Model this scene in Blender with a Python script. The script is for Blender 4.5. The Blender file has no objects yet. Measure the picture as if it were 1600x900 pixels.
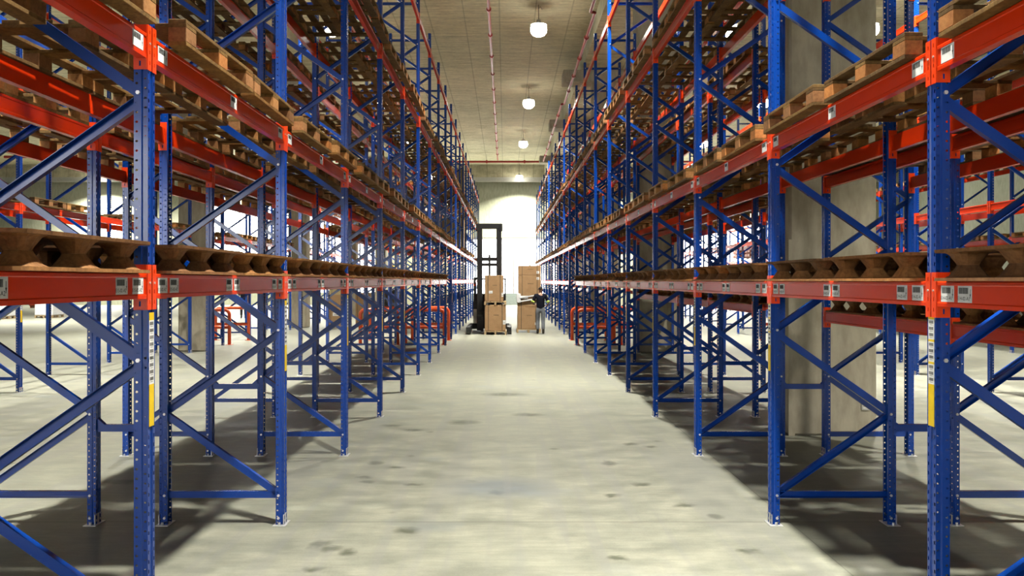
import bpy, math, random
from mathutils import Vector, Matrix
random.seed(7)
PI = math.pi
sc = bpy.context.scene
col = sc.collection
# ---------------------------------------------------------------- camera
cam_d = bpy.data.cameras.new('camera'); cam = bpy.data.objects.new('camera', cam_d); col.objects.link(cam)
cam.location = (0, 0, 2.05); cam.rotation_euler = (PI/2, 0, 0)
cam_d.sensor_width = 36; cam_d.lens = 36*1315/1600
cam_d.shift_x = 11/1600; cam_d.shift_y = -11/1600
cam_d.clip_start = 0.05; cam_d.clip_end = 300
sc.camera = cam
# ---------------------------------------------------------------- world, colour, sampling
w = bpy.data.worlds.new('world'); sc.world = w; w.use_nodes = True
w.node_tree.nodes['Background'].inputs[0].default_value = (0.75, 0.85, 1, 1)
w.node_tree.nodes['Background'].inputs[1].default_value = 1.0
vs = sc.view_settings; vs.view_transform = 'Standard'; vs.look = 'None'; vs.gamma = 1; vs.use_curve_mapping = False
vs.exposure = -0.08
cy = sc.cycles
cy.use_denoising = True
cy.max_bounces = 5; cy.diffuse_bounces = 1; cy.glossy_bounces = 3; cy.transparent_max_bounces = 4
cy.sample_clamp_indirect = 4; cy.caustics_reflective = False; cy.caustics_refractive = False
try: cy.use_light_tree = True
except Exception: pass

LAMP_W = 1080          # watts of each high-bay lamp
WIN = 9.0             # radiance of the daylight panes in the end wall
WIN_BACK = 12.0        # radiance of the daylight panes in the wall behind

# ---------------------------------------------------------------- node helpers
def new_mat(name):
    m = bpy.data.materials.new(name); m.use_nodes = True
    nt = m.node_tree; b = nt.nodes['Principled BSDF']
    return m, nt, b
def N(nt, t, **kw):
    n = nt.nodes.new(t)
    for k, v in kw.items():
        if k in n.inputs.keys(): n.inputs[k].default_value = v
        else: setattr(n, k, v)
    return n
def noise(nt, scale, detail=4, rough=.55, mapping=None, coord='Object'):
    tc = N(nt, 'ShaderNodeTexCoord'); src = tc.outputs[coord]
    if mapping:
        mp = N(nt, 'ShaderNodeMapping'); mp.inputs['Scale'].default_value = mapping
        nt.links.new(src, mp.inputs[0]); src = mp.outputs[0]
    n = N(nt, 'ShaderNodeTexNoise'); n.inputs['Scale'].default_value = scale
    n.inputs['Detail'].default_value = detail; n.inputs['Roughness'].default_value = rough
    nt.links.new(src, n.inputs['Vector']); return n.outputs['Fac']
def ramp(nt, fac, stops):
    r = N(nt, 'ShaderNodeValToRGB'); e = r.color_ramp.elements
    while len(e) < len(stops): e.new(0.5)
    for k, (p, c) in enumerate(stops):
        e[k].position = p; e[k].color = (c[0], c[1], c[2], 1) if not isinstance(c, (int, float)) else (c, c, c, 1)
    nt.links.new(fac, r.inputs[0]); return r.outputs[0]
def mixc(nt, fac, a, b, mode='MIX'):
    m = N(nt, 'ShaderNodeMix', data_type='RGBA', blend_type=mode)
    for sock, v in ((0, fac), (6, a), (7, b)):
        if hasattr(v, 'is_linked') or hasattr(v, 'links'): nt.links.new(v, m.inputs[sock])
        else: m.inputs[sock].default_value = v if sock == 0 else (v[0], v[1], v[2], 1)
    return m.outputs[2]
def math_(nt, op, a, b=0.0):
    m = N(nt, 'ShaderNodeMath', operation=op)
    for k, v in ((0, a), (1, b)):
        if hasattr(v, 'links'): nt.links.new(v, m.inputs[k])
        else: m.inputs[k].default_value = v
    return m.outputs[0]
def bump(nt, b, h, strength=.3, dist=.01):
    bp = N(nt, 'ShaderNodeBump'); bp.inputs['Strength'].default_value = strength; bp.inputs['Distance'].default_value = dist
    nt.links.new(h, bp.inputs['Height']); nt.links.new(bp.outputs[0], b.inputs['Normal'])
def obj_random(nt):
    return N(nt, 'ShaderNodeObjectInfo').outputs['Random']

def paint(name, c, rough=.3, var=.25, coat=0.0, spec=.4):
    m, nt, b = new_mat(name)
    f = noise(nt, 3, 4)
    c2 = tuple(x*(1-var*.5) for x in c)
    nt.links.new(ramp(nt, f, [(.3, c2), (.7, c)]), b.inputs['Base Color'])
    nt.links.new(math_(nt, 'ADD', math_(nt, 'MULTIPLY', noise(nt, 12, 3), .06), rough-.03), b.inputs['Roughness'])
    b.inputs['Specular IOR Level'].default_value = spec
    b.inputs['Coat Weight'].default_value = coat; b.inputs['Coat Roughness'].default_value = .12
    return m
def plain(name, c, rough=.6, metal=0.0):
    m, nt, b = new_mat(name)
    c2 = tuple(x*.8 for x in c)
    nt.links.new(ramp(nt, noise(nt, 14, 4), [(.3, c2), (.7, c)]), b.inputs['Base Color'])
    b.inputs['Roughness'].default_value = rough; b.inputs['Metallic'].default_value = metal; b.inputs['Specular IOR Level'].default_value = .2 if rough > .7 else .5
    return m
def glow(name, c, s):
    m, nt, b = new_mat(name)
    b.inputs['Base Color'].default_value = (.8, .8, .8, 1)
    b.inputs['Emission Color'].default_value = (*c, 1); b.inputs['Emission Strength'].default_value = s
    return m

M = {}
M['blue'] = paint('blue_paint', (.0008, .040, .27), .26, .22, .22, .35)
M['orange'] = paint('orange_paint', (.78, .052, .005), .30, .18, .05)
M['red_orange'] = paint('red_orange_paint', (.66, .032, .0025), .24, .12, .05, .2)
M['rail_orange'] = paint('guard_rail_orange_paint', (.85, .10, .02), .35, .15, .2)
M['pipe_red'] = paint('sprinkler_pipe_red', (.42, .03, .025), .4, .3)
M['zinc'] = plain('galvanised_steel', (.75, .75, .75), .35, .6)
M['white'] = plain('white_sticker', (.85, .85, .83), .45)
M['ink'] = plain('black_ink', (.02, .02, .02), .6)
M['yellow'] = plain('yellow_sticker', (.80, .55, .01), .45)
M['black_steel'] = plain('black_steel', (.012, .012, .013), .45)
M['rubber'] = plain('grey_wheel_rubber', (.10, .10, .095), .7)
M['cream_panel'] = plain('cream_panel', (.65, .62, .5), .5)
M['lamp'] = glow('lamp_diffuser', (1, .96, .84), 26)
M['pane'] = glow('daylight_pane', (1, 1, .99), WIN)
M['pane_back'] = glow('daylight_pane_behind', (.95, .97, 1), WIN_BACK)
M['beacon'] = glow('amber_beacon', (1, .45, .05), 60)
M['tray'] = plain('cable_tray_metal', (.6, .6, .55), .5, .3)

def wood(name, dark, mid, light, vary=True):
    m, nt, b = new_mat(name)
    f = noise(nt, 6, 6, .6, (1, 1, 1))
    g = noise(nt, 45, 4, .6)
    base = ramp(nt, f, [(.25, dark), (.5, mid), (.75, light)])
    base = mixc(nt, .35, base, ramp(nt, g, [(.3, dark), (.6, light)]), 'MIX')
    if vary:
        r = obj_random(nt)
        tint = ramp(nt, r, [(0, (.50, .47, .44)), (.3, (.85, .78, .72)), (.65, (1.15, 1.08, .85)), (.85, (1.25, .95, .6)), (1, (.7, .62, .5))])
        base = mixc(nt, 1.0, base, tint, 'MULTIPLY')
    nt.links.new(base, b.inputs['Base Color']); b.inputs['Roughness'].default_value = .75
    b.inputs['Specular IOR Level'].default_value = .25
    bump(nt, b, g, .3, .004)
    return m
M['wood'] = wood('pallet_wood', (.030, .014, .004), (.105, .056, .017), (.26, .165, .062))
M['block'] = wood('pallet_block_wood', (.14, .06, .022), (.32, .15, .06), (.46, .25, .11))
M['press'] = wood('pressed_wood', (.06, .022, .007), (.17, .075, .027), (.32, .17, .07))
M['carton'] = wood('brown_cardboard', (.27, .155, .075), (.33, .20, .10), (.37, .23, .12), False)
M['carton_light'] = wood('pale_cardboard', (.36, .27, .13), (.42, .32, .17), (.46, .36, .20), False)
M['tape'] = plain('dark_carton_strap', (.03, .025, .02), .5)
M['wrap'] = plain('white_stretch_wrap', (.85, .85, .85), .3)
M['pink_goods'] = plain('pink_wrapped_goods', (.55, .18, .12), .45)

# concrete floor: mottled, scuffed, thin joints
def floor_mat():
    m, nt, b = new_mat('concrete_floor')
    big = noise(nt, .35, 5, .6, (1.2, .6, 1))
    mid = noise(nt, 2.2, 6, .65, (1, 1.5, 1))
    fine = noise(nt, 60, 3, .6)
    c = ramp(nt, big, [(.3, (.155, .160, .128)), (.5, (.215, .216, .172)), (.7, (.245, .242, .190))])
    c = mixc(nt, .6, c, ramp(nt, mid, [(.36, (.115, .122, .098)), (.5, (.205, .207, .165)), (.64, (.30, .292, .228))]))
    c = mixc(nt, .12, c, ramp(nt, fine, [(.3, (.10, .10, .08)), (.7, (.33, .33, .27))]))
    # scattered dark scuffs with their own shape
    tc = N(nt, 'ShaderNodeTexCoord'); mp = N(nt, 'ShaderNodeMapping'); mp.inputs['Scale'].default_value = (1.3, 1.5, 1)
    nt.links.new(tc.outputs['Object'], mp.inputs[0])
    dn = N(nt, 'ShaderNodeTexNoise'); dn.inputs['Scale'].default_value = 5; nt.links.new(mp.outputs[0], dn.inputs['Vector'])
    ad = N(nt, 'ShaderNodeVectorMath', operation='MULTIPLY_ADD'); nt.links.new(dn.outputs['Color'], ad.inputs[0])
    ad.inputs[1].default_value = (.16, .22, 0); nt.links.new(mp.outputs[0], ad.inputs[2])
    vo = N(nt, 'ShaderNodeTexVoronoi', feature='F1'); vo.inputs['Scale'].default_value = 1.0; nt.links.new(ad.outputs[0], vo.inputs['Vector'])
    spot = ramp(nt, vo.outputs['Distance'], [(.0, 1), (.05, .75), (.10, 0)])
    keep = math_(nt, 'GREATER_THAN', N(nt, 'ShaderNodeSeparateColor').outputs[0], .5)
    sp = nt.nodes[-1]
    sep = N(nt, 'ShaderNodeSeparateColor'); nt.links.new(vo.outputs['Color'], sep.inputs[0])
    keep = math_(nt, 'GREATER_THAN', sep.outputs[0], .45)
    fac = math_(nt, 'MULTIPLY', math_(nt, 'MULTIPLY', spot, keep), .8)
    c = mixc(nt, fac, c, (.07, .075, .05))
    pos = N(nt, 'ShaderNodeVectorMath', operation='MULTIPLY_ADD')
    dn2 = N(nt, 'ShaderNodeTexNoise'); dn2.inputs['Scale'].default_value = 7; dn2.inputs['Detail'].default_value = 4; nt.links.new(tc.outputs['Object'], dn2.inputs['Vector'])
    nt.links.new(dn2.outputs['Color'], pos.inputs[0]); pos.inputs[1].default_value = (.12, .22, 0); nt.links.new(tc.outputs['Object'], pos.inputs[2])
    def stain(lst):
        acc = None
        for (x, y, rx, ry) in lst:
            a = N(nt, 'ShaderNodeVectorMath', operation='SUBTRACT'); nt.links.new(pos.outputs[0], a.inputs[0]); a.inputs[1].default_value = (x+.06, y+.11, 0)
            m_ = N(nt, 'ShaderNodeVectorMath', operation='MULTIPLY'); nt.links.new(a.outputs[0], m_.inputs[0]); m_.inputs[1].default_value = (1/rx, 1/ry, 0)
            l = N(nt, 'ShaderNodeVectorMath', operation='LENGTH'); nt.links.new(m_.outputs[0], l.inputs[0])
            acc = l.outputs['Value'] if acc is None else math_(nt, 'MINIMUM', acc, l.outputs['Value'])
        return ramp(nt, acc, [(.35, 1), (1.0, 0)])
    ST_ = [(-1.459, 9.49, .12, .14), (-1.205, 9.26, .13, .09), (-1.47, 8.78, .10, .09), (-1.415, 8.61, .10, .08), (-.915, 8.48, .13, .07), (-1.45, 6.57, .10, .12), (-1.194, 6.35, .09, .10),
           (-1.334, 6.45, .12, .08), (-1.366, 5.99, .10, .08), (1.373, 8.48, .13, .10), (1.647, 7.68, .12, .09), (1.592, 10.57, .13, .12), (1.80, 10.4, .11, .1), (1.028, 8.05, .11, .07),
           (-1.267, 11.57, .17, .14), (-1.62, 11.93, .2, .13), (-.093, 8.17, .10, .10), (-.796, 6.93, .13, .12), (1.827, 7.33, .09, .09), (1.846, 6.39, .12, .07), (.829, 6.23, .1, .08), (1.165, 9.46, .11, .18),
           (.35, 12.9, .3, .2), (-.6, 12.2, .3, .25), (.0, 15.2, .5, .3), (-2.9, 7.9, .2, .1), (-3.9, 8.6, .25, .12)]
    c = mixc(nt, math_(nt, 'MULTIPLY', stain(ST_), .85), c, (.055, .06, .04))
    c = mixc(nt, math_(nt, 'MULTIPLY', stain([(-.05, 8.36, .66, .55)]), .75), c, (.115, .13, .145))
    scr = noise(nt, 9, 5, .6, (.35, 2.2, 1)); c = mixc(nt, math_(nt, 'MULTIPLY', ramp(nt, scr, [(.46, 0), (.60, 1)]), .24), c, (.125, .125, .10))
    # grey patches
    patch = ramp(nt, noise(nt, .8, 3, .5, (1, 1.2, 1)), [(.62, 0), (.72, 1)])
    c = mixc(nt, math_(nt, 'MULTIPLY', patch, .4), c, (.17, .19, .20))
    # long faint tyre tracks
    tr = noise(nt, 3.0, 3, .5, (1.6, .06, 1))
    c = mixc(nt, math_(nt, 'MULTIPLY', ramp(nt, tr, [(.50, 0), (.58, 1)]), .30), c, (.17, .17, .165))
    # saw-cut joints
    sx = N(nt, 'ShaderNodeSeparateXYZ'); nt.links.new(tc.outputs['Object'], sx.inputs[0])
    tot = None
    for y0 in (-1.2, 7.16, 15.6, 24.0, 32.4, 40.8, 49.2, 57.6):
        d = math_(nt, 'LESS_THAN', math_(nt, 'ABSOLUTE', math_(nt, 'SUBTRACT', sx.outputs[1], y0)), .008)
        tot = d if tot is None else math_(nt, 'MAXIMUM', tot, d)
    for x0 in (-14.5, -6.1, 2.42, 10.9, 19.3):
        d = math_(nt, 'LESS_THAN', math_(nt, 'ABSOLUTE', math_(nt, 'SUBTRACT', sx.outputs[0], x0)), .006)
        tot = math_(nt, 'MAXIMUM', tot, d)
    c = mixc(nt, math_(nt, 'MULTIPLY', tot, .55), c, (.06, .06, .045))
    nt.links.new(c, b.inputs['Base Color'])
    nt.links.new(math_(nt, 'ADD', math_(nt, 'MULTIPLY', mid, .35), .33), b.inputs['Roughness'])
    b.inputs['Specular IOR Level'].default_value = .35
    bump(nt, b, mid, .05, .01)
    return m
M['floor'] = floor_mat()
def concrete(name, a, b_, seams=None, sc_=.7):
    m, nt, b = new_mat(name)
    f = noise(nt, sc_, 6, .62); g = noise(nt, 7, 5, .6, (1, 1, .3))
    c = ramp(nt, f, [(.38, a), (.62, b_)])
    c = mixc(nt, .35, c, ramp(nt, g, [(.35, tuple(x*.6 for x in a)), (.6, b_)]))
    if seams: c = mixc(nt, .4, c, ramp(nt, noise(nt, 2.2, 5, .65, (.5, 2.2, 1)), [(.38, tuple(x*.7 for x in a)), (.62, tuple(min(x*1.15, .9) for x in b_))]))
    if seams:
        tc = N(nt, 'ShaderNodeTexCoord'); sx = N(nt, 'ShaderNodeSeparateXYZ'); nt.links.new(tc.outputs['Object'], sx.inputs[0])
        tot = None
        for ax, step, off, wd in seams:
            v = math_(nt, 'ADD', sx.outputs[ax], off)
            fr = math_(nt, 'ABSOLUTE', math_(nt, 'SUBTRACT', math_(nt, 'FRACT', math_(nt, 'DIVIDE', v, step)), .5))
            d = math_(nt, 'GREATER_THAN', fr, .5 - wd/step)
            tot = d if tot is None else math_(nt, 'MAXIMUM', tot, d)
        c = mixc(nt, math_(nt, 'MULTIPLY', tot, .45), c, tuple(x*.35 for x in a))
    nt.links.new(c, b.inputs['Base Color']); b.inputs['Roughness'].default_value = .85
    b.inputs['Specular IOR Level'].default_value = .2
    bump(nt, b, g, .15, .01)
    return m
M['ceiling'] = concrete('ceiling_concrete', (.46, .42, .27), (.68, .63, .43), [(1, 2.4, 0, .03), (0, 1.3, .2, .025), (1, .6, .1, .006)], .45)
M['column'] = concrete('column_concrete', (.33, .285, .21), (.46, .41, .31), None, .9)
M['wall'] = concrete('wall_plaster', (.40, .415, .30), (.48, .49, .37), None, .4)

# ---------------------------------------------------------------- mesh builder
class MB:
    def __init__(s): s.v = []; s.f = []; s.m = []; s.mats = []; s.smooth = False
    def mi(s, mat):
        if mat not in s.mats: s.mats.append(mat)
        return s.mats.index(mat)
    def add(s, vs_, fs, mat):
        o = len(s.v); k = s.mi(mat)
        s.v.extend([tuple(p) for p in vs_])
        for f in fs: s.f.append(tuple(i+o for i in f)); s.m.append(k)
    def box(s, lo, hi, mat, bev=0.0, M_=None):
        x0, y0, z0 = lo; x1, y1, z1 = hi
        if bev > 0:
            b = bev; vs_ = []
            # chamfered box: 24 vertices, three per corner
            for sx in (0, 1):
                for sy in (0, 1):
                    for sz in (0, 1):
                        X = (x0, x1)[sx]; Y = (y0, y1)[sy]; Z = (z0, z1)[sz]
                        dx = b*(1-2*sx); dy = b*(1-2*sy); dz = b*(1-2*sz)
                        vs_ += [(X, Y+dy, Z+dz), (X+dx, Y, Z+dz), (X+dx, Y+dy, Z)]
            def c(sx, sy, sz, k): return (sx*4+sy*2+sz)*3+k
            fs = []
            for a in (0, 1):
                q = [c(a, 0, 0, 0), c(a, 1, 0, 0), c(a, 1, 1, 0), c(a, 0, 1, 0)]; fs.append(q if a else q[::-1])
                q = [c(0, a, 0, 1), c(0, a, 1, 1), c(1, a, 1, 1), c(1, a, 0, 1)]; fs.append(q if a else q[::-1])
                q = [c(0, 0, a, 2), c(1, 0, a, 2), c(1, 1, a, 2), c(0, 1, a, 2)]; fs.append(q if a else q[::-1])
            for i in (0, 1):
                for j in (0, 1):
                    fs.append([c(i, j, 0, 0), c(i, j, 1, 0), c(i, j, 1, 1), c(i, j, 0, 1)])
                    fs.append([c(i, 0, j, 0), c(i, 1, j, 0), c(i, 1, j, 2), c(i, 0, j, 2)])
                    fs.append([c(0, i, j, 1), c(1, i, j, 1), c(1, i, j, 2), c(0, i, j, 2)])
            for i in (0, 1):
                for j in (0, 1):
                    for k in (0, 1): fs.append([c(i, j, k, 0), c(i, j, k, 1), c(i, j, k, 2)])
        else:
            vs_ = [(x0, y0, z0), (x1, y0, z0), (x1, y1, z0), (x0, y1, z0), (x0, y0, z1), (x1, y0, z1), (x1, y1, z1), (x0, y1, z1)]
            fs = [(3, 2, 1, 0), (4, 5, 6, 7), (0, 1, 5, 4), (1, 2, 6, 5), (2, 3, 7, 6), (3, 0, 4, 7)]
        if M_ is not None: vs_ = [M_ @ Vector(p) for p in vs_]
        s.add(vs_, fs, mat)
    def bar(s, a, b, w_, h, mat, up=(0, 0, 1)):
        a = Vector(a); b = Vector(b); d = (b-a); L = d.length; d.normalize()
        u = Vector(up); side = d.cross(u)
        if side.length < 1e-4: side = d.cross(Vector((1, 0, 0)))
        side.normalize(); u = side.cross(d)
        m = Matrix((side, d, u)).transposed().to_4x4(); m.translation = a
        s.box((-w_/2, 0, -h/2), (w_/2, L, h/2), mat, 0, m)
    def prism(s, prof, a, b, mat, up=(0, 0, 1), cap=True):
        a = Vector(a); b = Vector(b); d = (b-a).normalized(); u = Vector(up); side = d.cross(u).normalized(); u = side.cross(d)
        n = len(prof); vs_ = [a+side*p+u*q for p, q in prof]+[b+side*p+u*q for p, q in prof]
        fs = [(i, (i+1) % n, n+(i+1) % n, n+i) for i in range(n)]
        if cap: fs += [tuple(range(n))[::-1], tuple(range(n, 2*n))]
        s.add(vs_, fs, mat)
    def cyl(s, a, b, r0, mat, r1=None, n=12, cap=True):
        r1 = r0 if r1 is None else r1
        a = Vector(a); b = Vector(b); d = (b-a).normalized()
        t = Vector((0, 0, 1)) if abs(d.z) < .9 else Vector((1, 0, 0))
        x = d.cross(t).normalized(); y = d.cross(x)
        vs_ = [a+(x*math.cos(2*PI*k/n)+y*math.sin(2*PI*k/n))*r0 for k in range(n)]
        vs_ += [b+(x*math.cos(2*PI*k/n)+y*math.sin(2*PI*k/n))*r1 for k in range(n)]
        fs = [(k, (k+1) % n, n+(k+1) % n, n+k) for k in range(n)]
        if cap: fs += [tuple(range(n))[::-1], tuple(range(n, 2*n))]
        s.add(vs_, fs, mat)
    def tube(s, pts, r, mat, n=12):
        pts = [Vector(p) for p in pts]; rings = []
        d0 = (pts[1]-pts[0]).normalized(); t = Vector((0, 0, 1)) if abs(d0.z) < .9 else Vector((1, 0, 0))
        x = d0.cross(t).normalized()
        for k, p in enumerate(pts):
            d = (pts[min(k+1, len(pts)-1)]-pts[max(k-1, 0)]).normalized()
            x = (x-d*x.dot(d)).normalized(); y = d.cross(x)
            rings.append([p+(x*math.cos(2*PI*i/n)+y*math.sin(2*PI*i/n))*r for i in range(n)])
        vs_ = [q for rg in rings for q in rg]; fs = []
        for k in range(len(pts)-1):
            for i in range(n): fs.append((k*n+i, k*n+(i+1) % n, (k+1)*n+(i+1) % n, (k+1)*n+i))
        fs += [tuple(range(n))[::-1], tuple(range((len(pts)-1)*n, len(pts)*n))]
        s.add(vs_, fs, mat)
    def merge(s, o, M_):
        mp = [s.mi(x) for x in o.mats]; off = len(s.v)
        s.v.extend([tuple(M_ @ Vector(p)) for p in o.v])
        for f, k in zip(o.f, o.m): s.f.append(tuple(i+off for i in f)); s.m.append(mp[k])
    def mesh(s, name, smooth=None):
        me = bpy.data.meshes.new(name); me.from_pydata(s.v, [], s.f)
        for m in s.mats: me.materials.append(m)
        me.polygons.foreach_set('material_index', s.m)
        if smooth or s.smooth: me.shade_smooth()
        me.update(); return me
def put(name, me, parent=None, loc=(0, 0, 0), rz=0.0):
    o = bpy.data.objects.new(name, me); col.objects.link(o)
    o.location = loc; o.rotation_euler = (0, 0, rz)
    if parent is not None: o.parent = parent
    return o
def tag(o, label=None, cat=None, group=None, kind=None):
    if label: o['label'] = label
    if cat: o['category'] = cat
    if group: o['group'] = group
    if kind: o['kind'] = kind
    return o
def struct(name, mb, label=None):
    return tag(put(name, mb.mesh(name)), label, None, None, 'structure')

# ---------------------------------------------------------------- the hall
ZC = 11.8; YF = 72.0; YB = -16.0; XL = -44.0; XR = 34.0
mb = MB(); mb.box((XL, YB, -.2), (XR, YF, 0), M['floor']); struct('floor', mb)
mb = MB(); mb.box((XL, YB, ZC), (XR, YF, ZC+.3), M['ceiling']); struct('ceiling', mb)
def wall_y(name, y0, y1, holes):
    """a wall across the hall, with openings (x0, x1, z0, z1) sorted by x"""
    m = MB(); x = XL
    for (a, b, z0, z1) in holes:
        m.box((x, y0, 0), (a, y1, ZC), M['wall'])
        m.box((a, y0, z1), (b, y1, ZC), M['wall'])
        if z0 > 0: m.box((a, y0, 0), (b, y1, z0), M['wall'])
        x = b
    m.box((x, y0, 0), (XR, y1, ZC), M['wall'])
    struct(name, m)
FH = [(-34.2, -33.2, 1.0, 8.4), (-25.2, -10.6, 1.0, 8.6), (-3.4, 3.5, .0, 5.75), (3.9, 9.0, .9, 5.75), (14.0, 26.0, .9, 7.2)]
wall_y('wall_far', YF, YF+.3, FH)
BH = [(-17.5, -4.0, 1.7, 7.0), (4.5, 7.2, 2.4, 6.5)]
wall_y('wall_back', YB-.3, YB, BH)
mb = MB(); mb.box((XL-.3, YB-.3, 0), (XL, YF+.3, ZC), M['wall']); struct('wall_left', mb)
mb = MB(); mb.box((XR, YB-.3, 0), (XR+.3, YF+.3, ZC), M['wall']); struct('wall_right', mb)
M['frame'] = plain('window_frame_paint', (.45, .43, .42), .5)
def window(n, hole, y, pane, step=1.37, bars=()):
    a, b, z0, z1 = hole
    m = MB(); m.box((a, y+.12, z0), (b, y+.14, z1), pane)
    o = struct('window_%d' % n, m)
    f = MB()
    for x in (a+.04, b-.04): f.box((x-.04, y+.02, z0), (x+.04, y+.12, z1), M['frame'])
    for z in (z0+.04, z1-.12): f.box((a, y+.02, z-.04), (b, y+.12, z+(.04 if z < 1.5 else .12)), M['frame'])
    k = max(1, round((b-a)/step))
    for i in range(1, k):
        x = a+(b-a)*i/k; f.box((x-.07, y+.03, z0), (x+.07, y+.12, z1), M['frame'])
    for z in bars: f.box((a, y+.03, z-.035), (b, y+.12, z+.035), M['frame'])
    put('window_frame', f.mesh('window_frame'), o)
for k, h in enumerate(FH): window(k+1, h, YF, M['pane'], 1.37 if k in (2, 3) else 2.4, (3.2,) if k in (1, 4) else ())
for k, h in enumerate(BH): window(k+6, h, YB-.3, M['pane_back'], 2.5)
# base panel below the glass at the aisle's end
mb = MB(); mb.box((-3.4, YF-.04, 0), (3.5, YF+.05, 1.0), plain('grey_green_kick_panel', (.33, .38, .36), .5)); struct('trim_1', mb)
# downstand beams of the ceiling and columns with wide heads
mb = MB(); mb.box((3.3, YB, 11.1), (5.4, YF, ZC), M['ceiling']); struct('trim_2', mb)
mb = MB(); mb.box((-10.2, YB, 11.1), (-8.0, YF, ZC), M['ceiling']); struct('trim_3', mb)
mb = MB(); mb.box((XL, YF-1.4, 10.75), (XR, YF, ZC), M['ceiling']); struct('trim_4', mb)
def column(x0, x1, yc, hw):
    m = MB(); d = .4
    m.box((x0, yc-d, 0), (x1, yc+d, 11.1), M['column'], .03)
    xm = (x0+x1)/2
    m.box((xm-hw, yc-.55, 10.6), (xm+hw, yc+.55, 11.1), M['column'], .02)
    o = put('concrete_column', m.mesh('concrete_column')); return tag(o, None, None, None, 'structure')
for k, yc in enumerate((11.55, 24.45, 36.6, 47.71, 61.3)):
    c = column(3.77, 4.93, yc, 1.85)
    if k == 0:
        s = MB(); s.box((4.72, yc-.415, .34), (4.83, yc-.40, .45), M['tray'], .002); s.box((4.74, yc-.418, .36), (4.81, yc-.414, .38), M['white']); s.box((4.775, yc-.42, .405), (4.805, yc-.414, .435), M['white'])
        put('socket_plate', s.mesh('socket_plate'), c)
        s = MB(); s.box((3.755, yc-.41, .0), (3.84, yc-.40, 2.6), M['column']); put('corner_guard', s.mesh('corner_guard'), c)
for yc in (24.9, 37.3, 49.7, 62.1): column(-9.52, -8.72, yc, 1.3)
for yc in (-.9,): column(3.77, 4.93, yc, 1.85)

# ---------------------------------------------------------------- rack parts
def Yp(i): return 4.41 if i == 0 else (1.61 if i == -1 else 7.11+2.8*(i-1))
HP = 8.25; D2 = .49
PROF = [(-.035, .028), (-.035, .050), (.004, .050), (.010, .043), (.035, .043), (.035, .020), (.028, .015)]
PROF = PROF + [(x, -y) for x, y in PROF[::-1]]
def post_mesh(holes):
    m = MB(); B = M['blue']; n = len(PROF)
    hole_seg = {1: 0.0, 3: .5, 4: .25, 8: .25, 9: .5, 11: 0.0}
    for k in range(n-1):
        (x0, y0), (x1, y1) = PROF[k], PROF[k+1]
        if holes and k in hole_seg:
            dx, dy = x1-x0, y1-y0; L = math.hypot(dx, dy)
            c = .5 if k not in (1, 11) else .38
            if k == 11: c = .62
            hw = .0065/L; hh = .0065 if k in (1, 3, 9, 11) else .012
            z = 0.0; ph = hole_seg[k]*.05
            vs_ = []; fs = []
            zs = []
            if ph > 0: vs_ += [(x0, y0, 0), (x1, y1, 0), (x1, y1, ph), (x0, y0, ph)]; fs.append((0, 1, 2, 3))
            z = ph
            while z < HP-.051:
                zc = z+.025; o = len(vs_)
                a = (x0+dx*(c-hw), y0+dy*(c-hw)); b = (x0+dx*(c+hw), y0+dy*(c+hw))
                mdd = (x0+dx*c, y0+dy*c)
                vs_ += [(x0, y0, z), (x1, y1, z), (x1, y1, z+.05), (x0, y0, z+.05),
                        (*a, zc-hh*.5), (*mdd, zc-hh), (*b, zc-hh*.5), (*b, zc+hh*.5), (*mdd, zc+hh), (*a, zc+hh*.5)]
                fs += [(o, o+1, o+6, o+5, o+4), (o+1, o+2, o+7, o+6), (o+2, o+3, o+9, o+8, o+7), (o+3, o, o+4, o+9)]
                z += .05
            o = len(vs_); vs_ += [(x0, y0, z), (x1, y1, z), (x1, y1, HP), (x0, y0, HP)]; fs.append((o, o+1, o+2, o+3))
            m.add(vs_, fs, B)
        else:
            m.add([(x0, y0, 0), (x1, y1, 0), (x1, y1, HP), (x0, y0, HP)], [(0, 1, 2, 3)], B)
    return m
post_hi = post_mesh(True); post_lo = post_mesh(False)
def bolts(m, zs, x=-.012):
    for z in zs:
        for s_ in (-1, 1): m.cyl((x, s_*.05, z), (x, s_*.060, z), .011, M['zinc'], n=6)
# node heights of the zigzag bracing: front, back, front ...
NODES = [.25+.694*k for k in range(12)]
def brace_seg(a, b):
    """C-channel brace in the frame's plane, from (x,z) to (x,z)"""
    m = MB(); t = .003; h = .028; y = .020
    prof = [(-y, -h), (y, -h), (y, -h+t), (-y+t, -h+t), (-y+t, h-t), (y, h-t), (y, h), (-y, h)]
    m.prism(prof, (a[0], 0, a[1]), (b[0], 0, b[1]), M['blue'], up=(0, 0, 1) if abs(a[0]-b[0]) > .1 else (1, 0, 0))
    return m
def diag(k):
    s_ = 1 if k % 2 == 0 else -1
    return brace_seg((s_*(D2-.012), NODES[k]), (-s_*(D2-.012), NODES[k+1]-.025))
horiz = [.25, 8.08]
def hor(z): return brace_seg((D2-.012, z), (-D2+.012, z))
base_mb = MB(); base_mb.box((-.055, -.085, 0), (.055, .085, .006), M['zinc'], .001); base_mb.box((.03, -.06, .006), (.034, .06, .09), M['zinc'])
for sy in (-.068, .068): base_mb.cyl((0, sy, .006), (0, sy, .028), .011, M['zinc'], n=6)
ME_base = base_mb.mesh('base_plate')
pf = MB(); pf.merge(post_hi, Matrix.Identity(4)); bolts(pf, [.06, .25]+[z for z in NODES[2::2]]+[8.08])
pb = MB(); pb.merge(post_hi, Matrix.Identity(4)); bolts(pb, [.06, .25]+[z-.012 for z in NODES[1::2]]+[8.08])
ME_pf = pf.mesh('post'); ME_pb = pb.mesh('post')
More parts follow.
